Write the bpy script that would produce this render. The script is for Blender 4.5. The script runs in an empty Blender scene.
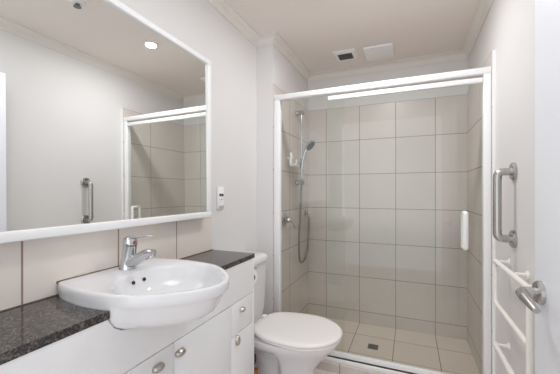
import bpy, bmesh, math
from mathutils import Vector, Matrix

SC = bpy.context.scene
COL = SC.collection
PI = math.pi

# ------------------------------------------------------------------ camera, world, lights, exposure
cam_data = bpy.data.cameras.new('camera')
cam = bpy.data.objects.new('camera', cam_data)
COL.objects.link(cam)
cam.location = (0, 0, 1.15)
cam.rotation_euler = (PI / 2, 0, 0.4011)
cam_data.sensor_width = 36
cam_data.lens = 307.1 / 560 * 36
cam_data.shift_y = 4.64 / 560
cam_data.clip_start = 0.02
SC.camera = cam

world = bpy.data.worlds.new('world')
SC.world = world
world.use_nodes = True
world.node_tree.nodes['Background'].inputs['Color'].default_value = (0.91, 0.955, 1.0, 1)
world.node_tree.nodes['Background'].inputs['Strength'].default_value = 1.55


def area_light(name, loc, rot, sx, sy, power, color, spread=PI):
    d = bpy.data.lights.new(name, 'AREA')
    d.shape = 'RECTANGLE'
    d.size, d.size_y = sx, sy
    d.energy = power
    d.color = color
    d.spread = spread
    o = bpy.data.objects.new(name, d)
    o.location = loc
    o.rotation_euler = rot
    COL.objects.link(o)
    return o


# added soft fill light under the ceiling, out of view, no fitting there; daylight comes in from the open passage behind
area_light('ceiling_fill', (-0.20, 0.68, 2.22), (0, 0, 0), 0.7, 0.5, 4.0, (0.94, 0.97, 1.0))

SC.view_settings.view_transform = 'Standard'
SC.view_settings.look = 'None'
SC.view_settings.exposure = 0.28
SC.view_settings.gamma = 1.0
SC.view_settings.use_curve_mapping = False
SC.cycles.max_bounces = 16
SC.cycles.diffuse_bounces = 10
SC.cycles.glossy_bounces = 6
SC.cycles.transparent_max_bounces = 16
SC.cycles.caustics_reflective = True
SC.cycles.caustics_refractive = False
SC.cycles.sample_clamp_indirect = 4.0
SC.cycles.use_denoising = True

# ------------------------------------------------------------------ measurements (metres)
XL, XR = -1.013, 0.4150          # left and right wall faces
YP, YB = 1.957, 2.757            # pier front, shower back wall
XS = -0.885                     # shower left wall
ZC = 2.236                       # ceiling
YBACK = -1.0                     # the passage end behind the camera
ZT = 1.904                       # top of the shower tiles
VX = -0.745                      # vanity front
CT = 0.83                        # worktop height


# ------------------------------------------------------------------ node helpers
def new_mat(name):
    m = bpy.data.materials.new(name)
    m.use_nodes = True
    nt = m.node_tree
    b = nt.nodes['Principled BSDF']
    return m, nt, b


def lin(c):
    return tuple(((x / 255) / 12.92 if x / 255 <= .04045 else ((x / 255 + .055) / 1.055) ** 2.4) for x in c) + (1,)


def simple(name, srgb, rough=0.5, metal=0.0, noise=0.0, nscale=8.0, bump=0.0, bscale=200.0, coat=0.0):
    m, nt, b = new_mat(name)
    b.inputs['Roughness'].default_value = rough
    b.inputs['Metallic'].default_value = metal
    b.inputs['Coat Weight'].default_value = coat
    tc = nt.nodes.new('ShaderNodeTexCoord')
    n = nt.nodes.new('ShaderNodeTexNoise')
    n.inputs['Scale'].default_value = nscale
    n.inputs['Detail'].default_value = 3
    nt.links.new(tc.outputs['Object'], n.inputs['Vector'])
    c = lin(srgb)
    mx = nt.nodes.new('ShaderNodeMix')
    mx.data_type = 'RGBA'
    k = 1 - noise
    mx.inputs[6].default_value = (c[0] * k, c[1] * k, c[2] * k, 1)
    mx.inputs[7].default_value = c
    nt.links.new(n.outputs['Fac'], mx.inputs[0])
    nt.links.new(mx.outputs[2], b.inputs['Base Color'])
    if bump:
        n2 = nt.nodes.new('ShaderNodeTexNoise')
        n2.inputs['Scale'].default_value = bscale
        nt.links.new(tc.outputs['Object'], n2.inputs['Vector'])
        bp = nt.nodes.new('ShaderNodeBump')
        bp.inputs['Strength'].default_value = bump
        bp.inputs['Distance'].default_value = 0.001
        nt.links.new(n2.outputs['Fac'], bp.inputs['Height'])
        nt.links.new(bp.outputs['Normal'], b.inputs['Normal'])
    return m


def tile_mat(name, axes, srgb, grout, rough=0.32, width=0.0042, var=0.05, cloud=0.15, tint=None):
    """axes: list of (axis index, offset, size); joints at offset + k*size."""
    m, nt, b = new_mat(name)
    N, L = nt.nodes, nt.links
    tc = N.new('ShaderNodeTexCoord')
    sep = N.new('ShaderNodeSeparateXYZ')
    L.new(tc.outputs['Object'], sep.inputs[0])

    def math_node(op, a, bb):
        q = N.new('ShaderNodeMath')
        q.operation = op
        for i, v in enumerate((a, bb)):
            if v is None:
                continue
            if isinstance(v, (int, float)):
                q.inputs[i].default_value = v
            else:
                L.new(v, q.inputs[i])
        return q.outputs[0]
    dist, cells = None, []
    for ax, off, size in axes:
        t = math_node('DIVIDE', math_node('SUBTRACT', sep.outputs[ax], off), size)
        cells.append(math_node('FLOOR', t, None))
        d = math_node('MULTIPLY', math_node('PINGPONG', t, 0.5), size)
        dist = d if dist is None else math_node('MINIMUM', dist, d)
    mask = N.new('ShaderNodeMapRange')
    mask.inputs['From Min'].default_value = width * 0.35
    mask.inputs['From Max'].default_value = width * 0.65
    L.new(dist, mask.inputs['Value'])                    # 0 in the joint, 1 on the tile
    comb = N.new('ShaderNodeCombineXYZ')
    for i, cc in enumerate(cells):
        L.new(cc, comb.inputs[i])
    wn = N.new('ShaderNodeTexWhiteNoise')
    L.new(comb.outputs[0], wn.inputs['Vector'])
    # cloudy glaze, different on every tile
    off = N.new('ShaderNodeVectorMath')
    off.operation = 'ADD'
    sc = N.new('ShaderNodeVectorMath')
    sc.operation = 'SCALE'
    sc.inputs['Scale'].default_value = 7.3
    L.new(wn.outputs['Color'], sc.inputs[0])
    L.new(tc.outputs['Object'], off.inputs[0])
    L.new(sc.outputs[0], off.inputs[1])
    n = N.new('ShaderNodeTexNoise')
    n.inputs['Scale'].default_value = 5.0
    n.inputs['Detail'].default_value = 5
    n.inputs['Roughness'].default_value = 0.6
    L.new(off.outputs[0], n.inputs['Vector'])
    val = math_node('ADD', math_node('MULTIPLY', wn.outputs['Value'], var),
                    math_node('MULTIPLY', n.outputs['Fac'], cloud))
    val = math_node('ADD', val, 1 - var * 0.5 - cloud * 0.5)
    c = lin(srgb)
    col = N.new('ShaderNodeVectorMath')
    col.operation = 'SCALE'
    col.inputs[0].default_value = c[:3]
    L.new(val, col.inputs['Scale'])
    mx = N.new('ShaderNodeMix')
    mx.data_type = 'RGBA'
    mx.inputs[6].default_value = lin(grout)
    L.new(mask.outputs[0], mx.inputs[0])
    L.new(col.outputs[0], mx.inputs[7])
    L.new(mx.outputs[2], b.inputs['Base Color'])
    r = N.new('ShaderNodeMapRange')
    r.inputs['To Min'].default_value = 0.85
    r.inputs['To Max'].default_value = rough
    L.new(mask.outputs[0], r.inputs['Value'])
    L.new(r.outputs[0], b.inputs['Roughness'])
    bp = N.new('ShaderNodeBump')
    bp.inputs['Strength'].default_value = 0.5
    bp.inputs['Distance'].default_value = 0.0015
    L.new(mask.outputs[0], bp.inputs['Height'])
    L.new(bp.outputs['Normal'], b.inputs['Normal'])
    return m


def granite_mat():
    m, nt, b = new_mat('dark_granite')
    N, L = nt.nodes, nt.links
    tc = N.new('ShaderNodeTexCoord')
    v = N.new('ShaderNodeTexVoronoi')
    v.inputs['Scale'].default_value = 260
    L.new(tc.outputs['Object'], v.inputs['Vector'])
    n = N.new('ShaderNodeTexNoise')
    n.inputs['Scale'].default_value = 70
    n.inputs['Detail'].default_value = 6
    n.inputs['Roughness'].default_value = 0.7
    L.new(tc.outputs['Object'], n.inputs['Vector'])
    sp = N.new('ShaderNodeSeparateColor')
    L.new(v.outputs['Color'], sp.inputs[0])
    mul = N.new('ShaderNodeMath')
    mul.operation = 'MULTIPLY'
    L.new(sp.outputs[0], mul.inputs[0])
    L.new(n.outputs['Fac'], mul.inputs[1])
    cr = N.new('ShaderNodeValToRGB')
    e = cr.color_ramp.elements
    e[0].position, e[0].color = 0.05, (0.020, 0.021, 0.025, 1)
    e[1].position, e[1].color = 0.70, (0.24, 0.20, 0.17, 1)
    k = e.new(0.30)
    k.color = (0.060, 0.052, 0.048, 1)
    L.new(mul.outputs[0], cr.inputs[0])
    L.new(cr.outputs[0], b.inputs['Base Color'])
    b.inputs['Roughness'].default_value = 0.10
    return m


def glass_mat():
    m, nt, b = new_mat('shower_glass')
    N, L = nt.nodes, nt.links
    N.remove(b)
    out = N['Material Output']
    tr = N.new('ShaderNodeBsdfTransparent')
    tr.inputs[0].default_value = (0.968, 0.982, 0.972, 1)
    gl = N.new('ShaderNodeBsdfGlossy')
    gl.inputs['Roughness'].default_value = 0.02
    gl.inputs['Color'].default_value = (0.95, 1, 0.98, 1)
    lw = N.new('ShaderNodeLayerWeight')                  # Schlick reflection, the same from both sides
    pw = N.new('ShaderNodeMath')
    pw.operation = 'POWER'
    pw.inputs[1].default_value = 5.0
    L.new(lw.outputs['Facing'], pw.inputs[0])
    fr = N.new('ShaderNodeMath')
    fr.operation = 'MULTIPLY_ADD'
    fr.inputs[1].default_value = 0.90
    fr.inputs[2].default_value = 0.025
    L.new(pw.outputs[0], fr.inputs[0])
    mx = N.new('ShaderNodeMixShader')
    L.new(fr.outputs[0], mx.inputs[0])
    L.new(tr.outputs[0], mx.inputs[1])
    L.new(gl.outputs[0], mx.inputs[2])
    L.new(mx.outputs[0], out.inputs['Surface'])
    return m


def emit_mat(name, color, strength):
    m, nt, b = new_mat(name)
    b.inputs['Emission Color'].default_value = color
    b.inputs['Emission Strength'].default_value = strength
    return m


M = {}
M['wall'] = simple('white_wall_paint', (223, 221, 220), 0.6, noise=0.015, nscale=3, bump=0.05, bscale=300)
M['ceiling'] = simple('ceiling_paint', (234, 226, 219), 0.8, noise=0.015, nscale=3)
M['cornice'] = simple('cornice_paint', (230, 225, 219), 0.65, noise=0.01)
M['cabinet'] = simple('cabinet_lacquer', (236, 237, 238), 0.35, noise=0.01)
M['porcelain'] = simple('white_porcelain', (229, 229, 231), 0.08, noise=0.005, coat=0.3)
M['seat'] = simple('white_seat_plastic', (240, 236, 233), 0.22, noise=0.005)
M['frame'] = simple('white_powder_coat', (240, 240, 240), 0.5, noise=0.005)
M['door'] = simple('white_door_paint', (240, 243, 249), 0.45, noise=0.01)
M['rail'] = simple('cream_rail_enamel', (240, 237, 230), 0.35, noise=0.01)
M['plastic'] = simple('white_plastic', (240, 240, 238), 0.4)
M['chrome'] = simple('polished_chrome', (205, 207, 210), 0.08, metal=1.0)
M['steel'] = simple('brushed_steel', (190, 188, 185), 0.27, metal=1.0, noise=0.06, nscale=60)
M['nickel'] = simple('satin_nickel', (190, 184, 176), 0.3, metal=1.0, noise=0.04, nscale=60)
M['greymetal'] = simple('grey_hose_metal', (150, 150, 148), 0.3, metal=0.9, noise=0.15, nscale=300)
M['dark'] = simple('black_plastic', (28, 28, 32), 0.45)
M['darkgrille'] = simple('dark_grille', (92, 88, 84), 0.6)
M['drainmetal'] = simple('drain_metal', (120, 116, 108), 0.4, metal=0.6)
M['groove'] = simple('track_groove', (98, 84, 66), 0.6, noise=0.2, nscale=40)
M['red'] = simple('red_dot', (200, 30, 40), 0.3)
M['blue'] = simple('blue_dot', (30, 60, 170), 0.3)
M['navy'] = simple('navy_switch', (30, 48, 78), 0.35)
M['orange'] = simple('orange_dot', (226, 160, 90), 0.4)
M['grey'] = simple('grey_label', (186, 186, 190), 0.45)
M['wood'] = simple('orange_brown_wood', (176, 96, 44), 0.5, noise=0.25, nscale=50)
M['card'] = simple('cardboard_core', (150, 118, 92), 0.8, noise=0.1, nscale=80)
M['paper'] = simple('toilet_tissue', (240, 239, 238), 0.9, noise=0.02, nscale=40)
M['sealant'] = simple('brown_sealant', (120, 104, 92), 0.6, noise=0.2, nscale=40)
M['granite'] = granite_mat()
M['glass'] = glass_mat()
m, nt, b = new_mat('mirror_silver')
b.inputs['Base Color'].default_value = (0.90, 0.915, 0.905, 1)
b.inputs['Metallic'].default_value = 1
b.inputs['Roughness'].default_value = 0.0
M['mirror'] = m
M['lens'] = emit_mat('lamp_lens', (1.0, 0.97, 0.92, 1), 12.0)
WT, GR = (212, 203, 197), (136, 124, 112)
M['tile_back'] = tile_mat('shower_tile_back', [(0, -0.41, 0.2975), (2, 0.104, 0.3)], WT, GR)
M['tile_side'] = tile_mat('shower_tile_side', [(1, 2.265, 0.6), (2, 0.104, 0.3)], WT, GR)
M['tile_floor'] = tile_mat('shower_tile_floor', [(0, -0.41, 0.2975), (1, 2.527, 0.3)], (232, 220, 208), GR, rough=0.4)
M['tile_room'] = tile_mat('room_tile_floor', [(0, -0.41, 0.2975), (1, 1.83, 0.3)], (224, 212, 206), GR, rough=0.4)
M['tile_splash'] = tile_mat('splashback_tile', [(1, 0.512, 0.31), (2, 1.2, 3.0)], (232, 223, 215), (150, 128, 112),
                            rough=0.2, width=0.005, var=0.02, cloud=0.06)


# ------------------------------------------------------------------ mesh helpers
def link_mesh(name, bm, mat, parent=None, smooth=True, angle=35):
    bmesh.ops.recalc_face_normals(bm, faces=bm.faces)
    if parent is not None:
        bmesh.ops.transform(bm, matrix=Matrix.Translation(-world_loc(parent)), verts=bm.verts)
    me = bpy.data.meshes.new(name)
    bm.to_mesh(me)
    bm.free()
    o = bpy.data.objects.new(name, me)
    COL.objects.link(o)
    me.materials.append(M[mat] if isinstance(mat, str) else mat)
    if smooth:
        for p in me.polygons:
            p.use_smooth = True
        me.set_sharp_from_angle(angle=math.radians(angle))
    if parent is not None:
        o.parent = parent
    return o


def world_loc(o):
    v = Vector((0, 0, 0))
    while o is not None:
        v = v + Vector(o.location)
        o = o.parent
    return v


def new():
    return bmesh.new()


def add_box(bm, a, b, bevel=0.0, seg=2):
    x0, y0, z0 = (min(a[i], b[i]) for i in range(3))
    x1, y1, z1 = (max(a[i], b[i]) for i in range(3))
    vs = [bm.verts.new(p) for p in ((x0, y0, z0), (x1, y0, z0), (x1, y1, z0), (x0, y1, z0),
                                    (x0, y0, z1), (x1, y0, z1), (x1, y1, z1), (x0, y1, z1))]
    fs = [bm.faces.new([vs[i] for i in q]) for q in
          ((0, 3, 2, 1), (4, 5, 6, 7), (0, 1, 5, 4), (1, 2, 6, 5), (2, 3, 7, 6), (3, 0, 4, 7))]
    if bevel:
        es = {e for f in fs for e in f.edges}
        bmesh.ops.bevel(bm, geom=list(es), offset=bevel, segments=seg, profile=0.5, affect='EDGES')
    return bm


def box(a, b, bevel=0.0, seg=2):
    return add_box(new(), a, b, bevel, seg)


def add_loft(bm, rings, cap0=True, cap1=True, closed=False):
    rv = [[bm.verts.new(p) for p in r] for r in rings]
    n = len(rv[0])
    pairs = list(zip(rv, rv[1:]))
    if closed:
        pairs.append((rv[-1], rv[0]))
    for r0, r1 in pairs:
        for i in range(n):
            j = (i + 1) % n
            bm.faces.new((r0[i], r0[j], r1[j], r1[i]))
    if not closed:
        if cap0:
            bm.faces.new(list(reversed(rv[0])))
        if cap1:
            bm.faces.new(rv[-1])
    return bm


def smooth_path(pts, sub=6):
    """Catmull-Rom through the points."""
    P = [Vector(p) for p in pts]
    if len(P) < 3:
        return P
    out = []
    for i in range(len(P) - 1):
        p0 = P[i - 1] if i > 0 else P[i] * 2 - P[i + 1]
        p1, p2 = P[i], P[i + 1]
        p3 = P[i + 2] if i + 2 < len(P) else P[i + 1] * 2 - P[i]
        for k in range(sub):
            t = k / sub
            out.append(0.5 * ((2 * p1) + (-p0 + p2) * t + (2 * p0 - 5 * p1 + 4 * p2 - p3) * t * t
                              + (-p0 + 3 * p1 - 3 * p2 + p3) * t ** 3))
    out.append(P[-1])
    return out


def fillet(pts, r, seg=6):
    """Round the corners of a polyline."""
    P = [Vector(p) for p in pts]
    out = [P[0]]
    for i in range(1, len(P) - 1):
        a, b_, c = P[i - 1], P[i], P[i + 1]
        d0, d1 = (a - b_).normalized(), (c - b_).normalized()
        ang = d0.angle(d1)
        t = min(r / math.tan(ang / 2), (a - b_).length * 0.49, (c - b_).length * 0.49)
        s, e = b_ + d0 * t, b_ + d1 * t
        for k in range(seg + 1):
            q = k / seg
            out.append(s * (1 - q) ** 2 + b_ * 2 * q * (1 - q) + e * q * q)
    out.append(P[-1])
    return out


def add_tube(bm, pts, r, n=16, caps=True):
    P = [Vector(p) for p in pts]
    m_ = len(P)
    rad = r if isinstance(r, (list, tuple)) else [r] * m_
    T = [(P[min(i + 1, m_ - 1)] - P[max(i - 1, 0)]).normalized() for i in range(m_)]
    ref = Vector((0, 0, 1)) if abs(T[0].z) < 0.9 else Vector((1, 0, 0))
    u = T[0].cross(ref).normalized()
    rings = []
    for i in range(m_):
        u = (u - T[i] * u.dot(T[i])).normalized()
        v = T[i].cross(u)
        rr = rad[i]
        ru, rvv = rr if isinstance(rr, tuple) else (rr, rr)
        rings.append([P[i] + u * (ru * math.cos(2 * PI * k / n)) + v * (rvv * math.sin(2 * PI * k / n)) for k in range(n)])
    return add_loft(bm, rings, caps, caps)


def tube(pts, r, n=16):
    return add_tube(new(), pts, r, n)


def add_lathe(bm, centre, axis, prof, n=28):
    """prof: list of (distance along the axis, radius)."""
    c, a = Vector(centre), Vector(axis).normalized()
    u = a.cross(Vector((0, 0, 1)) if abs(a.z) < 0.9 else Vector((1, 0, 0))).normalized()
    v = a.cross(u)
    rings = [[c + a * d + u * (max(r, 1e-4) * math.cos(2 * PI * k / n)) + v * (max(r, 1e-4) * math.sin(2 * PI * k / n))
              for k in range(n)] for d, r in prof]
    return add_loft(bm, rings)


def lathe(centre, axis, prof, n=28):
    return add_lathe(new(), centre, axis, prof, n)


def ring_lathe(centre, axis, prof, n=28):
    """a closed profile turned round the axis: a hollow ring."""
    bm = add_lathe(new(), centre, axis, prof, n)
    bmesh.ops.delete(bm, geom=[f for f in bm.faces if len(f.verts) > 4], context='FACES_ONLY')
    bmesh.ops.remove_doubles(bm, verts=bm.verts, dist=1e-6)
    return bm


def add_prism(bm, poly, axis, lo, hi):
    """poly: 2D outline in the two other axes (in x,y,z order), pushed along axis."""
    def pt(p, w):
        q = list(p)
        q.insert(axis, w)
        return q
    return add_loft(bm, [[pt(p, lo) for p in poly], [pt(p, hi) for p in poly]])


def structure(name, bm, mat, smooth=False):
    o = link_mesh(name, bm, mat, None, smooth)
    o['kind'] = 'structure'
    return o


def tag(o, label, cat, group=None):
    o['label'] = label
    o['category'] = cat
    if group:
        o['group'] = group
    return o


def thing(name, label, cat, loc, group=None):
    o = bpy.data.objects.new(name, None)
    o.empty_display_size = 0.05
    o.location = loc
    COL.objects.link(o)
    return tag(o, label, cat, group)


# ------------------------------------------------------------------ the room shell
T = 0.1
structure('floor', box((XL - T, YBACK, -0.1), (XR + T, YP, 0.0)), 'tile_room')
structure('floor_shower', box((XL - T, YP, -0.1), (XR + T, YB + T, 0.0)), 'tile_floor')
structure('ceiling', box((XL - T, YBACK, ZC), (XR + T, YB + T, ZC + 0.1)), 'ceiling')
structure('wall_left', box((XL - T, YBACK, 0), (XL, YP, ZC)), 'wall')
structure('wall_pier', box((XL - T, YP, 0), (XS, YB + T, ZC)), 'wall')
structure('wall_right', box((XR, YBACK, 0), (XR + T, YB + T, ZC)), 'wall')
structure('wall_back', box((XS, YB, 0), (XR, YB + T, ZC)), 'wall')
# tile cladding of the shower
TT = 0.006
structure('wall_back_tiles', box((XS, YB - TT, 0), (XR, YB, ZT)), 'tile_back')
structure('wall_left_tiles', box((XS, YP + 0.002, 0), (XS + TT, YB - TT, ZT)), 'tile_side')
structure('wall_right_tiles', box((XR - 0.012, 1.950, 0), (XR, YB - TT, ZT)), 'tile_side')
structure('wall_left_splashback', box((XL, -0.2, CT), (XL + 0.008, 1.411, 1.012)), 'tile_splash')

structure('trim_3', box((XR - 0.0125, 1.944, 0), (XR, 1.950, ZT)), 'frame')

# cove cornice swept round the ceiling, mitred at each corner
W, H = 0.05, 0.054
prof = [(0, 0), (0, -H), (0.006, -H)]
for k in range(7):
    a = k / 6 * PI / 2
    prof.append((0.006 + (W - 0.010) * (1 - math.cos(a)), -H + 0.004 + (H - 0.010) * math.sin(a)))
prof += [(W, -0.006), (W, 0)]
path = [(XL, YBACK), (XL, YP), (XS, YP), (XS, YB), (XR, YB), (XR, YBACK)]
rings = []
for i, p in enumerate(path):
    p = Vector(p)

    def nrm(a, b_):
        d = (Vector(b_) - Vector(a)).normalized()
        return Vector((d.y, -d.x))                   # the room lies to the right of the path
    if i == 0:
        off = nrm(path[0], path[1])
    elif i == len(path) - 1:
        off = nrm(path[-2], path[-1])
    else:
        n0, n1 = nrm(path[i - 1], path[i]), nrm(path[i], path[i + 1])
        off = (n0 + n1) / (1 + n0.dot(n1))
    rings.append([(p.x + off.x * d, p.y + off.y * d, ZC + z) for d, z in prof])
structure('trim_1', add_loft(new(), rings), 'cornice', True)

# low tiled hob under the shower screen
structure('trim_2', box((XS + TT, 1.930, 0), (XR - 0.012, 2.020, 0.056), 0.002), 'tile_back')

# ------------------------------------------------------------------ shower screen
ss = thing('shower_screen', 'white framed clear glass shower screen with sliding door across the alcove', 'shower screen', (-0.2, 1.97, 0.056))
JX0, JX1 = XS + TT + 0.001, XR - 0.013
link_mesh('jamb', box((JX0, 1.960, 0.08), (-0.836, 2.004, 1.812), 0.003), 'frame', ss)
link_mesh('jamb', box((0.366, 1.960, 0.08), (JX1, 2.004, 1.812), 0.003), 'frame', ss)
link_mesh('header_rail', box((JX0, 1.957, 1.788), (JX1, 2.008, 1.823), 0.004), 'frame', ss)
sill = link_mesh('sill_track', box((JX0, 1.946, 0.0565), (JX1, 1.958, 0.080), 0.002), 'frame', ss)
o = link_mesh('track_groove', box((JX0, 1.958, 0.0565), (JX1, 2.004, 0.068)), 'groove', sill)  # mottled brown strip behind the sill rail
o['label'] = 'brown groove behind the white sill rail'
link_mesh('fixed_glass', box((-0.836, 1.990, 0.069), (-0.391, 1.996, 1.790)), 'glass', ss, False)
dr = link_mesh('sliding_glass', box((-0.494, 1.970, 0.116), (0.362, 1.976, 1.748)), 'glass', ss, False)
link_mesh('door_top_rail', box((-0.494, 1.964, 1.745), (0.364, 1.984, 1.772), 0.003), 'frame', dr)
link_mesh('door_bottom_rail', box((-0.494, 1.963, 0.086), (0.364, 1.983, 0.118), 0.003), 'frame', dr)
for sg, y in ((-1, 1.970), (1, 1.976)):
    pts = [(0.278, y, 0.838), (0.278, y + sg * 0.036, 0.838), (0.278, y + sg * 0.036, 1.034), (0.278, y, 1.034)]
    link_mesh('handle', tube(fillet(pts, 0.012, 5), [(0.013, 0.009)] * 14, 14), 'plastic', dr)

# ------------------------------------------------------------------ mirror
mr = thing('wall_mirror', 'wide frameless-looking mirror in slim white frame above the vanity', 'mirror', (XL + 0.008, 0.8, 1.0))
mr['label'] = 'wide wall mirror with slim white frame above the vanity'
MX = -0.963
MY0, MY1, MZ0, MZ1 = 0.05, 1.337, 1.017, 1.832
bm = box((XL + 0.012, MY0 + 0.02, MZ0 + 0.01), (MX, MY1 - 0.02, MZ1 - 0.01))
for v in bm.verts:                                    # the foot of the mirror stands out a touch from the wall
    v.co.x += (1.42 - v.co.z) * 0.006
link_mesh('mirror_glass', bm, 'mirror', mr, False)
FW = 0.030
for a, b_ in (((MY0, MZ0), (MY1, MZ0 + FW)), ((MY0, MZ1 - FW + 0.004), (MY1, MZ1)),
              ((MY0, MZ0 + FW), (MY0 + FW, MZ1 - FW)), ((MY1 - FW, MZ0 + FW), (MY1, MZ1 - FW + 0.004))):
    link_mesh('frame_bar', box((XL + 0.009, a[0], a[1]), (MX + 0.008, b_[0], b_[1]), 0.005, 3), 'frame', mr)

# ------------------------------------------------------------------ vanity
VY0, VY1 = 0.05, 1.414
van = thing('vanity_cabinet', 'long white vanity cabinet under the dark stone worktop', 'cabinet', (-0.88, 0.7, 0))
bm = new()
add_box(bm, (XL + 0.001, VY0, 0.1), (VX - 0.018, VY1 - 0.018, 0.62))
add_box(bm, (XL + 0.001, VY0, 0.0), (VX - 0.06, VY1 - 0.018, 0.1))
link_mesh('carcass', bm, 'cabinet', van, False)
link_mesh('end_panel', box((XL + 0.001, VY1 - 0.018, 0.0), (VX, VY1, 0.8075), 0.001), 'cabinet', van)
BY0, BY1 = 0.565, 1.012
bm = new()
notch = [(0.2140, 0.8075), (0.2070, 0.797), (0.1935, 0.777), (0.1675, 0.760), (0.130, 0.750), (0.078, 0.7455)]
FY = 0.789
poly = [(VY0, 0.6365), (VY1 - 0.0185, 0.6365), (VY1 - 0.0185, 0.8075)] + [(FY + w, z) for w, z in notch] + \
       [(FY - w, z) for w, z in reversed(notch)] + [(VY0, 0.8075)]
add_prism(bm, poly, 0, VX - 0.012, VX)
fascia_bm = bm


def pull(parent, y, z, w, h):
    """Bowed satin pull, swelling out of the front towards the middle of its longer side."""
    bm = new()
    rings = []
    wide = w >= h
    ln, th = (w, h) if wide else (h, w)
    for k in range(11):
        a = PI * k / 10
        d = 0.001 + 0.020 * math.sin(a) ** 0.7
        l = -ln / 2 * math.cos(a)
        tt = th / 2 * (0.30 + 0.70 * math.sin(a))
        ring = []
        for q in ((-1, 0.02), (-0.75, 0.75), (0, 1.0), (0.75, 0.75), (1, 0.02), (0.5, 0.0), (0, 0.0), (-0.5, 0.0)):
            p = (l, tt * q[0]) if wide else (tt * q[0], l)
            ring.append((VX + 0.0003 + d * q[1], y + p[0], z + p[1]))
        rings.append(ring)
    add_loft(bm, rings)
    return link_mesh('pull_handle', bm, 'nickel', parent, True, 60)


for y0, y1, hy in ((0.101, 0.462, 0.18), (0.462, 0.828, 0.752), (0.828, 1.194, 0.853)):
    d = link_mesh('cabinet_door', box((VX - 0.018, y0 + 0.0012, 0.11), (VX, y1 - 0.0012, 0.6325), 0.0012), 'cabinet', van)
    pull(d, hy, 0.588, 0.044, 0.026)
d = link_mesh('drawer_front', box((VX - 0.018, 1.1952, 0.4855), (VX, VY1 - 0.0195, 0.6325), 0.0012), 'cabinet', van)
pull(d, 1.282, 0.586, 0.034, 0.022)
d = link_mesh('cabinet_door', box((VX - 0.018, 1.1952, 0.11), (VX, VY1 - 0.0195, 0.4820), 0.0012), 'cabinet', van)
pull(d, 1.238, 0.458, 0.024, 0.046)
link_mesh('fascia_panel', fascia_bm, 'cabinet', van)

# basin outline: half width at each depth from the wall
BYC = 0.789
OUT = [(-1.0035, .184), (-0.97, .197), (-0.93, .207), (-0.86, .216), (-0.78, .214), (-0.70, .199), (-0.65, .175), (-0.605, .141),
       (-0.566, .102), (-0.541, .066), (-0.525, .030), (-0.520, 0.0)]


def half_width(x):
    for (x0, w0), (x1, w1) in zip(OUT, OUT[1:]):
        if x0 <= x <= x1:
            return w0 + (w1 - w0) * (x - x0) / (x1 - x0)
    return 0.0


side = smooth_path([(x, w, 0) for x, w in OUT], 4)
outline = [(p.x, BYC + max(p.y, 0)) for p in side] + [(p.x, BYC - max(p.y, 0)) for p in reversed(side[:-1])]


def resample(poly, n):
    """n points round a closed outline at equal steps."""
    P = [Vector(p) for p in poly]
    L = [0]
    for a, b_ in zip(P, P[1:] + P[:1]):
        L.append(L[-1] + (b_ - a).length)
    out, k = [], 0
    for i in range(n):
        s = L[-1] * i / n
        while L[k + 1] < s:
            k += 1
        t = (s - L[k]) / max(L[k + 1] - L[k], 1e-9)
        out.append(P[k].lerp(P[(k + 1) % len(P)], t))
    return out


NB = 96
ring0 = resample(outline, NB)
C0 = Vector((-0.735, BYC))


def ring_in(d, cx=-0.735, front=None):
    """shrink the outline towards the basin centre by a share d."""
    return [C0 + (p - C0) * d for p in ring0]


def bowl_ring(k):
    """the inner oval of the bowl, kept inside the rim; same number of points and angles as the outline."""
    c = Vector((-0.705, BYC))
    out = []
    for p in ring0:
        a = math.atan2(p.y - BYC, p.x - C0.x)
        ax = 0.172 if math.cos(a) > 0 else 0.178
        q = c + Vector((ax * math.cos(a), 0.190 * math.sin(a)))
        lim = (p - C0).length * 0.915
        if (q - C0).length > lim:
            q = C0 + (q - C0).normalized() * lim
        out.append(c + (q - c) * k)
    return out


RZ = 0.872
bs = thing('washbasin', 'white oval semi-recessed washbasin bulging out in front of the vanity', 'basin', (-0.76, BYC, CT))


def lift(r, z):
    return [(p.x, p.y, z) for p in r]


under = []
UND = ((0.35, 0.747), (0.56, 0.752), (0.69, 0.762), (0.79, 0.778), (0.855, 0.798), (0.905, 0.820), (0.945, 0.832), (0.975, 0.838))
for k, z in UND:
    r = []
    for p in ring0:
        w = min(1.0, max(0.0, (-0.705 - p.x) / 0.04))
        w = w * w * (3 - 2 * w)       # behind the worktop edge the sides run straight down
        kr = min(0.99, {0.747: 0.36, 0.752: 0.61, 0.762: 0.79, 0.778: 0.91, 0.798: 0.97}.get(z, 0.992))
        q = C0 + (p - C0) * (k + (kr - k) * w)
        r.append(Vector((q.x, q.y)))
    under.append(lift(r, z))
rings = under + [lift(ring_in(0.992), 0.843), lift(ring_in(0.998), 0.852), lift(ring_in(1.0), RZ - 0.008),
                 lift(ring_in(0.994), RZ - 0.002), lift(ring_in(0.980), RZ), lift(ring_in(0.955), RZ),
                 [(p.x, p.y, RZ - 0.001) for p in bowl_ring(1.0)],
                 [(p.x, p.y, RZ - 0.005) for p in bowl_ring(0.975)],
                 [(p.x, p.y, RZ - 0.018) for p in bowl_ring(0.945)],
                 [(p.x, p.y, RZ - 0.045) for p in bowl_ring(0.89)],
                 [(p.x, p.y, RZ - 0.072) for p in bowl_ring(0.77)],
                 [(p.x, p.y, RZ - 0.090) for p in bowl_ring(0.56)],
                 [(p.x, p.y, RZ - 0.098) for p in bowl_ring(0.30)],
                 [(p.x, p.y, RZ - 0.101) for p in bowl_ring(0.10)]]
bowl = link_mesh('bowl', add_loft(new(), rings), 'porcelain', bs, True, 50)
for y in (0.766, 0.812):
    o = link_mesh('overflow_hole', lathe((-0.867, y, 0.840), (1, 0, 0.35), [(0, 0.0005), (0, 0.0062), (0.0035, 0.0062), (0.0035, 0.0005)], 14), 'dark', bs)
    o['label'] = 'small dark overflow hole'
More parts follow.
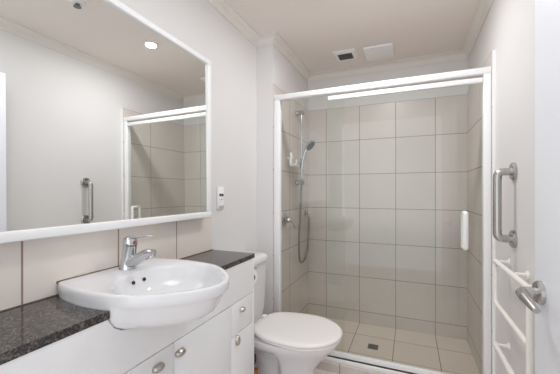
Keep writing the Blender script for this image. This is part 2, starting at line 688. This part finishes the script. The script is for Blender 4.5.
link_mesh('sealant_bead', box((XL + 0.0085, BYC - 0.186, RZ - 0.006), (XL + 0.0105, BYC + 0.186, RZ + 0.0015)), 'sealant', bs, False)
link_mesh('waste_plug', lathe((-0.705, BYC, RZ - 0.1005), (0, 0, 1), [(0, 0.001), (0, 0.021), (0.003, 0.019), (0.004, 0.001)]), 'chrome', bs)

# worktop pieces either side of the basin, cut to its outline
XF = -0.7433
def worktop(label, poly):
    bm = new()
    add_prism(bm, poly, 2, 0.808, CT)
    o = link_mesh('stone_worktop', bm, 'granite', None, False)
    tag(o, label, 'worktop', None)
    ys = [p[1] for p in poly if p[0] < XL + 0.010]
    link_mesh('sealant_bead', box((XL + 0.0085, min(ys), CT + 0.0003), (XL + 0.0115, max(ys), CT + 0.0030)), 'sealant', o, False)
    return o


left_edge = [(p[0], p[1] - 0.0015) for p in outline if p[1] < BYC and XL + 0.0085 <= p[0] <= XF - 0.004]
left_edge.sort(key=lambda p: p[0])
hw_f = half_width(XF) + 0.0015
worktop('speckled dark stone worktop left of the basin nearest the camera',
        [(XL + 0.0085, VY0), (XF, VY0), (XF, BYC - hw_f)] + [(p[0], p[1]) for p in reversed(left_edge)] + [(XL + 0.0085, BYC - 0.1845)])
right_edge = [(p[0], p[1] + 0.0015) for p in outline if p[1] > BYC and XL + 0.0085 <= p[0] <= XF - 0.004]
right_edge.sort(key=lambda p: p[0])
worktop('dark stone worktop end right of the basin beside the toilet',
        [(XL + 0.0085, 1.415), (XL + 0.0085, BYC + 0.1845)] + right_edge + [(XF, BYC + hw_f), (XF, 1.415)])

# ------------------------------------------------------------------ basin tap
TY = 0.812
tp = thing('mixer_tap', 'chrome single-lever mixer tap on the back of the basin', 'tap', (-0.945, TY, RZ))
body_path = [(-0.945, TY, RZ - 0.001), (-0.944, TY, RZ + 0.012), (-0.941, TY, RZ + 0.04), (-0.937, TY, RZ + 0.07), (-0.934, TY, RZ + 0.086)]
link_mesh('tap_body', tube(body_path, [0.030, 0.0275, 0.0245, 0.024, 0.0235], 24), 'chrome', tp)
sp_path = smooth_path([(-0.948, TY, 0.890), (-0.915, TY, 0.899), (-0.88, TY, 0.920), (-0.85, TY, 0.934), (-0.824, TY, 0.937)], 4)
nsp = len(sp_path)
link_mesh('spout', tube(sp_path, [(0.025 - 0.010 * i / nsp, 0.021 - 0.009 * i / nsp) for i in range(nsp)], 20), 'chrome', tp)
link_mesh('aerator', lathe((-0.836, TY, 0.937), (0.35, 0, -1), [(0, 0.011), (0.016, 0.0125), (0.019, 0.0115), (0.019, 0.001)], 20), 'chrome', tp)
cap = link_mesh('handle_cap', lathe((-0.934, TY, RZ + 0.087), (0.05, 0, 1), [(0, 0.0245), (0.012, 0.0255), (0.022, 0.023), (0.029, 0.014), (0.031, 0.001)]), 'chrome', tp)
lv = [(-0.925, TY, 0.982), (-0.90, TY, 0.987), (-0.87, TY, 0.991), (-0.838, TY, 0.995), (-0.825, TY, 0.996)]
link_mesh('lever', tube(lv, [(0.010, 0.0035), (0.009, 0.0032), (0.009, 0.003), (0.010, 0.003), (0.006, 0.002)], 16), 'chrome', tp)
o = link_mesh('temperature_mark', lathe((-0.9085, TY - 0.004, 0.968), (1, -0.1, 0.05), [(0, 0.001), (0, 0.0055), (0.0012, 0.005), (0.0012, 0.001)], 14), 'red', tp)
o['label'] = 'small red hot-water mark'

# ------------------------------------------------------------------ toilet
tl = thing('toilet', 'white close-coupled toilet with closed lid beside the vanity', 'toilet', (-0.7, 1.645, 0))
TC = 1.645


def egg(xb, xf, hw, z, wide=0.62, back=0.72, n=96):
    """egg outline from the back edge xb to the tip xf; widest at a share of the length; back = half-width share at xb."""
    xm = xf - (xf - xb) * (1 - wide) * 1.18
    pts = []
    for k in range(n):
        a = 2 * PI * k / n
        ca, sa = math.cos(a), math.sin(a)
        if ca >= 0:
            pts.append((xm + (xf - xm) * ca, TC + hw * sa, z))
        else:
            e = 4.0
            rr = (abs(ca) ** e + abs(sa) ** e) ** (-1 / e)
            tt = min(1.0, abs(ca) * rr)
            w = hw * (1 - (1 - back) * tt ** 1.6)
            pts.append((xm - (xm - xb) * tt, TC + w * sa * rr, z))
    return pts


rings = [egg(-0.90, -0.500, 0.098, 0.0005), egg(-0.90, -0.498, 0.100, 0.012), egg(-0.895, -0.505, 0.094, 0.06),
         egg(-0.895, -0.500, 0.094, 0.13), egg(-0.90, -0.478, 0.104, 0.185), egg(-0.93, -0.435, 0.130, 0.24),
         egg(-0.98, -0.392, 0.162, 0.285), egg(-1.0, -0.362, 0.184, 0.318), egg(-1.0, -0.354, 0.191, 0.338),
         egg(-1.0, -0.356, 0.189, 0.346)]
slim = []
for r in rings:                                      # the trap behind the pedestal is slimmer than the pedestal
    zz = r[0][2]
    f = min(1.0, max(0.0, (0.29 - zz) / 0.05))
    slim.append([(x, TC + (y - TC) * (1 - 0.34 * f * min(1.0, max(0.0, (-0.655 - x) / 0.02))), z) for x, y, z in r])
rings = slim
link_mesh('pan', add_loft(new(), rings), 'porcelain', tl, True, 50)
rings = [egg(-0.80, -0.345, 0.192, 0.3475, back=0.86), egg(-0.802, -0.342, 0.197, 0.353, back=0.86), egg(-0.802, -0.342, 0.197, 0.359, back=0.86), egg(-0.80, -0.346, 0.193, 0.363, back=0.86)]
link_mesh('seat_ring', add_loft(new(), rings), 'seat', tl, True, 50)
rings = [egg(-0.822, -0.342, 0.198, 0.3645, back=0.86), egg(-0.826, -0.338, 0.203, 0.369, back=0.86), egg(-0.826, -0.338, 0.203, 0.376, back=0.86),
         egg(-0.823, -0.342, 0.198, 0.382, back=0.86), egg(-0.815, -0.352, 0.188, 0.385, back=0.86), egg(-0.79, -0.385, 0.16, 0.3865), egg(-0.74, -0.45, 0.10, 0.387)]
link_mesh('lid', add_loft(new(), rings), 'seat', tl, True, 50)
for s in (-1, 1):
    link_mesh('hinge', box((-0.848, TC + s * 0.075 - 0.02, 0.347), (-0.822, TC + s * 0.075 + 0.02, 0.384), 0.007, 3), 'seat', tl)


def rrect(x0, x1, hw, r, z, seg=6):
    pts = []
    for cx, cy, a0 in ((x1 - r, TC + hw - r, 0), (x0 + 0.01, TC + hw - 0.01, 90), (x0 + 0.01, TC - hw + 0.01, 180), (x1 - r, TC - hw + r, 270)):
        rr = r if a0 in (0, 270) else 0.01
        for k in range(seg + 1):
            a = math.radians(a0 + 90 * k / seg)
            pts.append((cx + rr * math.cos(a), cy + rr * math.sin(a), z))
    return pts


CX0 = XL + 0.002
rings = [rrect(CX0, -0.875, 0.150, 0.04, 0.347), rrect(CX0, -0.862, 0.160, 0.04, 0.42), rrect(CX0, -0.855, 0.168, 0.04, 0.60), rrect(CX0, -0.852, 0.170, 0.04, 0.708)]
link_mesh('cistern', add_loft(new(), rings), 'porcelain', tl, True, 50)
rings = [rrect(CX0, -0.848, 0.174, 0.044, 0.709), rrect(CX0, -0.842, 0.178, 0.046, 0.714), rrect(CX0, -0.842, 0.178, 0.046, 0.735),
         rrect(CX0, -0.848, 0.172, 0.044, 0.746), rrect(CX0, -0.866, 0.155, 0.04, 0.752)]
link_mesh('cistern_lid', add_loft(new(), rings), 'porcelain', tl, True, 50)

# toilet roll on the end of the vanity
rh = thing('roll_holder', 'chrome toilet roll holder fixed to the end of the vanity', 'holder', (-0.80, VY1, 0.70))
link_mesh('bracket', box((-0.835, VY1 + 0.0005, 0.70), (-0.765, VY1 + 0.006, 0.75), 0.002), 'chrome', rh)
arc = [(-0.80 + 0, VY1 + 0.006, 0.745), (-0.80, VY1 + 0.03, 0.750), (-0.80, VY1 + 0.055, 0.745), (-0.80, VY1 + 0.075, 0.730)]
link_mesh('cover_flap', tube(smooth_path(arc, 4), [(0.036, 0.002)] * 13, 16), 'chrome', rh)
link_mesh('spindle', tube(fillet([(-0.84, VY1 + 0.003, 0.695), (-0.84, VY1 + 0.042, 0.695), (-0.762, VY1 + 0.042, 0.695)], 0.008, 4), 0.004, 10), 'chrome', rh)
rc = (-0.835, VY1 + 0.042, 0.691)
tr_ = thing('toilet_roll', 'white toilet roll hanging in the holder between vanity and cistern', 'toilet roll', rc)
link_mesh('paper', ring_lathe(rc, (1, 0, 0), [(0, 0.013), (0, 0.036), (0.002, 0.038), (0.066, 0.038), (0.068, 0.036), (0.068, 0.013), (0, 0.013)], 32), 'paper', tr_)
link_mesh('cardboard_core', ring_lathe(rc, (1, 0, 0), [(0.0005, 0.010), (0.0005, 0.0128), (0.069, 0.0128), (0.069, 0.010), (0.0005, 0.010)], 24), 'card', tr_)

# hose and the small brown piece on the floor behind the vanity end
hp = smooth_path([(XL + 0.004, 1.450, 0.272), (-0.90, 1.452, 0.285), (-0.80, 1.470, 0.283), (-0.781, 1.488, 0.262), (-0.782, 1.492, 0.240), (-0.782, 1.490, 0.220), (-0.795, 1.474, 0.204),
                  (-0.90, 1.452, 0.200), (XL + 0.004, 1.450, 0.200)], 5)
hs = link_mesh('water_hose', tube(hp, 0.0055, 12), 'dark')
tag(hs, 'thin black hose looping beside the toilet behind the vanity end', 'hose')
wb = link_mesh('wooden_block', box((-0.845, 1.478, 0.0), (-0.768, 1.510, 0.182), 0.008, 3), 'wood')
tag(wb, 'small orange-brown piece standing between the toilet foot and vanity', 'block')

# ------------------------------------------------------------------ shower fittings on the left wall
SX = XS + TT
ry, rx = 2.42, SX + 0.048
rail = thing('shower_slide_rail', 'chrome vertical slide rail on the shower side wall', 'shower rail', (SX, ry, 1.21))
link_mesh('rail_tube', tube([(rx, ry, 1.20), (rx, ry, 1.82)], 0.0095, 18), 'chrome', rail)
for z in (1.225, 1.805):
    link_mesh('wall_bracket', add_lathe(lathe((SX + 0.0005, ry, z), (1, 0, 0), [(0, 0.023), (0.006, 0.024), (0.012, 0.021), (0.03, 0.020), (0.052, 0.021), (0.066, 0.021), (0.069, 0.001)], 24),
                                        (rx, ry, z - 0.018), (0, 0, 1), [(0, 0.001), (0, 0.014), (0.036, 0.014), (0.036, 0.001)], 20), 'steel', rail)
sl = link_mesh('slider', lathe((rx, ry, 1.35), (0, 0, 1), [(0, 0.012), (0.003, 0.018), (0.037, 0.018), (0.04, 0.012)], 20), 'chrome', rail)
link_mesh('handset_cradle', tube([(rx + 0.004, ry - 0.012, 1.37), (rx + 0.011, ry - 0.024, 1.37)], 0.013, 14), 'chrome', rail)
bm = tube(fillet([(rx - 0.022, ry - 0.019, 1.360), (rx - 0.012, ry - 0.10, 1.358), (rx + 0.002, ry - 0.255, 1.350), (rx + 0.002, ry - 0.255, 1.445)], 0.012, 4), 0.0115, 12)
add_tube(bm, [(rx, ry - 0.22, 1.352), (rx + 0.03, ry - 0.22, 1.358), (rx + 0.04, ry - 0.22, 1.395)], 0.007, 10)
add_tube(bm, [(rx - 0.022, ry - 0.255, 1.405), (rx + 0.024, ry - 0.255, 1.405)], 0.007, 10)
o = link_mesh('hook_arm', bm, 'plastic', rail)
o['label'] = 'white plastic arm with upright hooks'

hx, hy0 = rx + 0.016, ry - 0.036
hd = thing('hand_shower', 'chrome hand shower head resting in the slide rail cradle', 'shower head', (hx, hy0, 1.26))
hpth = smooth_path([(hx - 0.004, hy0, 1.255), (hx, hy0, 1.33), (hx + 0.006, hy0, 1.40), (hx + 0.026, hy0 + 0.004, 1.475), (hx + 0.052, hy0 + 0.008, 1.52)], 5)
link_mesh('grip', tube(hpth, [0.011 + 0.004 * i / len(hpth) for i in range(len(hpth))], 18), 'chrome', hd)
hc = (hx + 0.058, hy0 + 0.010, 1.535)
link_mesh('spray_head', lathe(hc, (0.62, -0.12, -0.55), [(-0.012, 0.004), (-0.010, 0.020), (0.004, 0.044), (0.014, 0.048), (0.020, 0.047)], 30), 'chrome', hd)
v = Vector(hc) + Vector((0.62, -0.12, -0.55)).normalized() * 0.0202
o = link_mesh('spray_plate', lathe(v, (0.62, -0.12, -0.55), [(0, 0.001), (0, 0.042), (0.004, 0.040), (0.004, 0.001)], 30), 'darkgrille', hd)
o['label'] = 'dark grey spray plate'

oy = 2.655
ow = thing('hose_outlet', 'small chrome wall elbow in the back corner of the shower', 'outlet', (SX, oy, 0.95))
link_mesh('flange', lathe((SX + 0.0005, oy, 0.955), (1, 0, 0), [(0, 0.026), (0.006, 0.026), (0.010, 0.016), (0.012, 0.001)]), 'steel', ow)
link_mesh('elbow', tube(fillet([(SX + 0.01, oy, 0.955), (SX + 0.036, oy, 0.955), (SX + 0.036, oy, 0.918)], 0.014, 5), 0.011, 16), 'steel', ow)
hose = smooth_path([(hx - 0.004, hy0, 1.254), (hx - 0.008, hy0, 1.15), (hx - 0.012, hy0 - 0.010, 0.98), (hx - 0.016, hy0 - 0.026, 0.80), (hx - 0.018, hy0 - 0.020, 0.66),
                    (SX + 0.034, hy0 + 0.03, 0.575), (SX + 0.032, hy0 + 0.10, 0.548), (SX + 0.032, hy0 + 0.18, 0.570), (SX + 0.034, hy0 + 0.245, 0.66), (SX + 0.036, oy - 0.006, 0.80), (SX + 0.036, oy, 0.917)], 6)
hz = link_mesh('shower_hose', tube(hose, 0.0088, 12), 'greymetal')
tag(hz, 'grey metal shower hose looping down from hand shower to outlet', 'hose')

my, mz = 2.155, 0.938
mx_ = thing('shower_mixer', 'chrome round shower mixer with lever on the tiled side wall', 'shower tap', (SX, my, mz))
link_mesh('wall_plate', lathe((SX + 0.0005, my, mz), (1, 0, 0), [(0, 0.050), (0.004, 0.050), (0.010, 0.042), (0.012, 0.001)], 32), 'chrome', mx_)
link_mesh('knob', lathe((SX + 0.012, my, mz), (1, 0, 0), [(0, 0.026), (0.03, 0.024), (0.042, 0.018), (0.046, 0.001)], 28), 'chrome', mx_)
link_mesh('lever', tube(smooth_path([(SX + 0.045, my, mz), (SX + 0.058, my + 0.03, mz - 0.025), (SX + 0.062, my + 0.07, mz - 0.07)], 5), [(0.009, 0.006)] * 11, 14), 'chrome', mx_)

dg = thing('floor_drain', 'small square metal drain set in the shower floor', 'drain', (-0.254, 2.362, 0))
link_mesh('drain_rim', add_loft(new(), [[(-0.254 + a * q, 2.362 + b_ * q, z) for a, b_ in ((-1, -1), (1, -1), (1, 1), (-1, 1))] for q, z in
                                        ((0.036, 0.0003), (0.036, 0.003), (0.030, 0.003), (0.030, 0.0003))], closed=True), 'drainmetal', dg, False)
bm = new()
for k in range(7):
    x = -0.254 - 0.0255 + k * 0.0085
    add_box(bm, (x - 0.0025, 2.362 - 0.030, 0.0006), (x + 0.0025, 2.362 + 0.030, 0.0026))
link_mesh('drain_grate', bm, 'drainmetal', dg, False)
link_mesh('drain_bed', box((-0.284, 2.332, 0.0001), (-0.224, 2.392, 0.0006)), 'dark', dg, False)

# ------------------------------------------------------------------ ceiling fittings
dl = thing('downlight', 'round recessed ceiling downlight glowing white', 'downlight', (-0.19, 1.70, ZC))
link_mesh('bezel', ring_lathe((-0.19, 1.70, ZC - 0.0005), (0, 0, -1), [(0, 0.036), (0, 0.050), (0.004, 0.049), (0.006, 0.042), (0.003, 0.036), (0, 0.036)], 36), 'frame', dl)
link_mesh('lens', lathe((-0.19, 1.70, ZC - 0.0005), (0, 0, -1), [(0, 0.001), (0, 0.0358), (0.002, 0.0358), (0.002, 0.001)], 32), 'lens', dl)
ld = bpy.data.lights.new('downlight_beam', 'AREA')
ld.shape = 'DISK'
ld.size = 0.07
ld.energy = 6.5
ld.color = (0.97, 0.98, 1.0)
lo = bpy.data.objects.new('downlight_beam', ld)
lo.location = (0, 0, -0.009)
lo.parent = dl
COL.objects.link(lo)

sk = thing('ceiling_sprinkler', 'small round sprinkler head on the ceiling near the mirror top', 'sprinkler', (-0.19, 1.16, ZC))
link_mesh('escutcheon', lathe((-0.19, 1.16, ZC - 0.0005), (0, 0, -1), [(0, 0.001), (0, 0.042), (0.004, 0.041), (0.008, 0.030), (0.009, 0.001)], 32), 'frame', sk)
o = link_mesh('spray_nozzle', lathe((-0.19, 1.16, ZC - 0.0095), (0, 0, -1), [(0, 0.012), (0.012, 0.010), (0.013, 0.020), (0.016, 0.020), (0.017, 0.001)], 24), 'drainmetal', sk)
o['label'] = 'dark metal nozzle'

vn = thing('extractor_vent', 'square white extractor vent with dark grille on the shower ceiling', 'vent', (-0.472, 2.445, ZC))
vx0, vx1, vy0, vy1 = -0.558, -0.385, 2.355, 2.535
ix0, ix1, iy0, iy1 = -0.530, -0.418, 2.405, 2.515
bm = new()
outer = [(vx0, vy0), (vx1, vy0), (vx1, vy1), (vx0, vy1)]
mid = [(vx0 + .01, vy0 + .01), (vx1 - .01, vy0 + .01), (vx1 - .01, vy1 - .01), (vx0 + .01, vy1 - .01)]
inner = [(ix0, iy0), (ix1, iy0), (ix1, iy1), (ix0, iy1)]
add_loft(bm, [[(x, y, z) for x, y in q] for q, z in ((outer, ZC - 0.0005), (outer, ZC - 0.004), (mid, ZC - 0.011), (inner, ZC - 0.011), (inner, ZC - 0.0005))], closed=True)
link_mesh('vent_frame', bm, 'frame', vn, False)
bm = new()
for k in range(9):
    y = iy0 + 0.004 + (iy1 - iy0 - 0.008) * k / 8
    add_box(bm, (ix0, y - 0.0035, ZC - 0.009), (ix1, y + 0.0035, ZC - 0.006))
link_mesh('grille', bm, 'darkgrille', vn, False)
link_mesh('vent_throat', box((ix0, iy0, ZC - 0.003), (ix1, iy1, ZC - 0.001)), 'dark', vn, False)

ap = thing('access_panel', 'plain white square access panel beside the ceiling vent', 'panel', (-0.22, 2.48, ZC))
link_mesh('panel_plate', box((-0.325, 2.362, ZC - 0.020), (-0.114, 2.600, ZC - 0.004), 0.003), 'frame', ap)
link_mesh('panel_collar', box((-0.312, 2.375, ZC - 0.0045), (-0.127, 2.587, ZC - 0.0005)), 'frame', ap, False)

# ------------------------------------------------------------------ wall switch
sw = thing('heater_switch', 'small white wall controller with dark buttons right of the mirror', 'switch', (XL, 1.495, 1.115))
sy0, sy1 = 1.464, 1.526
link_mesh('face_plate', box((XL + 0.0005, sy0, 1.05), (XL + 0.012, sy1, 1.178), 0.003, 3), 'plastic', sw)
for y in (1.484, 1.506):
    link_mesh('rocker_button', box((XL + 0.0122, y - 0.008, 1.124), (XL + 0.016, y + 0.008, 1.138), 0.0015), 'navy', sw)
for y, c in ((1.480, 'orange'), (1.495, 'blue'), (1.510, 'orange')):
    link_mesh('indicator', lathe((XL + 0.0122, y, 1.104), (1, 0, 0), [(0, 0.001), (0, 0.0035), (0.001, 0.003), (0.001, 0.0005)], 12), c, sw)
link_mesh('name_strip', box((XL + 0.0122, sy0 + 0.006, 1.056), (XL + 0.0140, sy1 - 0.006, 1.070), 0.0008), 'grey', sw)

# ------------------------------------------------------------------ grab bar on the right wall
gy, gx = 1.616, XR - 0.063
gb = thing('grab_bar', 'brushed steel vertical grab bar on the right wall', 'grab bar', (XR, gy, 0.94))
link_mesh('bar', tube(fillet([(XR - 0.010, gy, 0.945), (gx, gy, 0.945), (gx, gy, 1.237), (XR - 0.010, gy, 1.237)], 0.042, 8), 0.0165, 22), 'steel', gb)
for z in (0.945, 1.237):
    link_mesh('wall_flange', lathe((XR - 0.0005, gy, z), (-1, 0, 0), [(0, 0.001), (0, 0.039), (0.008, 0.039), (0.013, 0.034), (0.013, 0.017)], 32), 'steel', gb)

# ------------------------------------------------------------------ towel ladder on the right wall
lx = 0.362
tr = thing('towel_rail', 'white tubular towel rail with sloping-looking bars behind the door', 'towel rail', (XR, 1.48, 0.2))
tr['label'] = 'cream white tubular towel rail on wall below the grab bar'
yn, yf = 1.250, 1.690
link_mesh('post', tube([(lx, yn, 0.20), (lx, yn, 0.842)], 0.0105, 18), 'rail', tr)
link_mesh('towel_bar', tube(fillet([(lx, yn, 0.830), (lx, yf + 0.015, 0.830)], 0.03), 0.0105, 18), 'rail', tr)
link_mesh('towel_bar', tube(fillet([(lx, yf, 0.818), (lx, yf, 0.640), (lx, yn + 0.01, 0.640)], 0.03, 6), 0.0095, 18), 'rail', tr)
link_mesh('towel_bar', tube([(lx, yn + 0.01, 0.445), (lx, yf + 0.015, 0.445)], 0.0105, 18), 'rail', tr)
for y, z in ((yf - 0.004, 0.830), (yf + 0.003, 0.445)):
    br = link_mesh('wall_bracket', lathe((XR - 0.0005, y, z), (-1, 0, 0), [(0, 0.001), (0, 0.016), (0.006, 0.015), (0.008, 0.007), (XR - lx - 0.011, 0.007), (XR - lx - 0.011, 0.001)], 20), 'rail', tr)
    o = link_mesh('pin', lathe((lx + 0.004, y - 0.012, z - 0.024), (0, 0, 1), [(0, 0.001), (0, 0.007), (0.016, 0.007), (0.016, 0.001)], 14), 'chrome', br)
    o['label'] = 'small chrome pin under the bar'
for y, z in ((yn, 0.26), (yn + 0.20, 0.830)):
    link_mesh('wall_bracket', lathe((XR - 0.0005, y, z), (-1, 0, 0), [(0, 0.001), (0, 0.018), (0.006, 0.016), (0.008, 0.008), (XR - lx - 0.011, 0.008), (XR - lx - 0.011, 0.001)], 20), 'rail', tr)

# ------------------------------------------------------------------ the open door
do = thing('room_door', 'plain white door leaf swung open along the right wall', 'door', (0.336, 0.70, 0))
DX = 0.318
link_mesh('door_leaf', box((DX, 0.30, 0.008), (DX + 0.036, 1.061, 1.88), 0.002), 'door', do)
hy_, hz_ = 1.012, 0.884
lvh = link_mesh('handle_rosette', lathe((DX - 0.0003, hy_, hz_), (-1, 0, 0), [(0, 0.001), (0, 0.031), (0.009, 0.030), (0.013, 0.026), (0.014, 0.010)], 32), 'steel', do)
pts = fillet([(DX - 0.012, hy_, hz_), (DX - 0.046, hy_, hz_), (DX - 0.050, hy_ - 0.05, hz_ - 0.002), (DX - 0.046, hy_ - 0.115, hz_ - 0.014)], 0.020, 6)
link_mesh('lever', tube(pts, [(0.0115, 0.0115)] * 7 + [(0.0135, 0.012)] * (len(pts) - 8) + [(0.008, 0.007)], 20), 'steel', lvh)
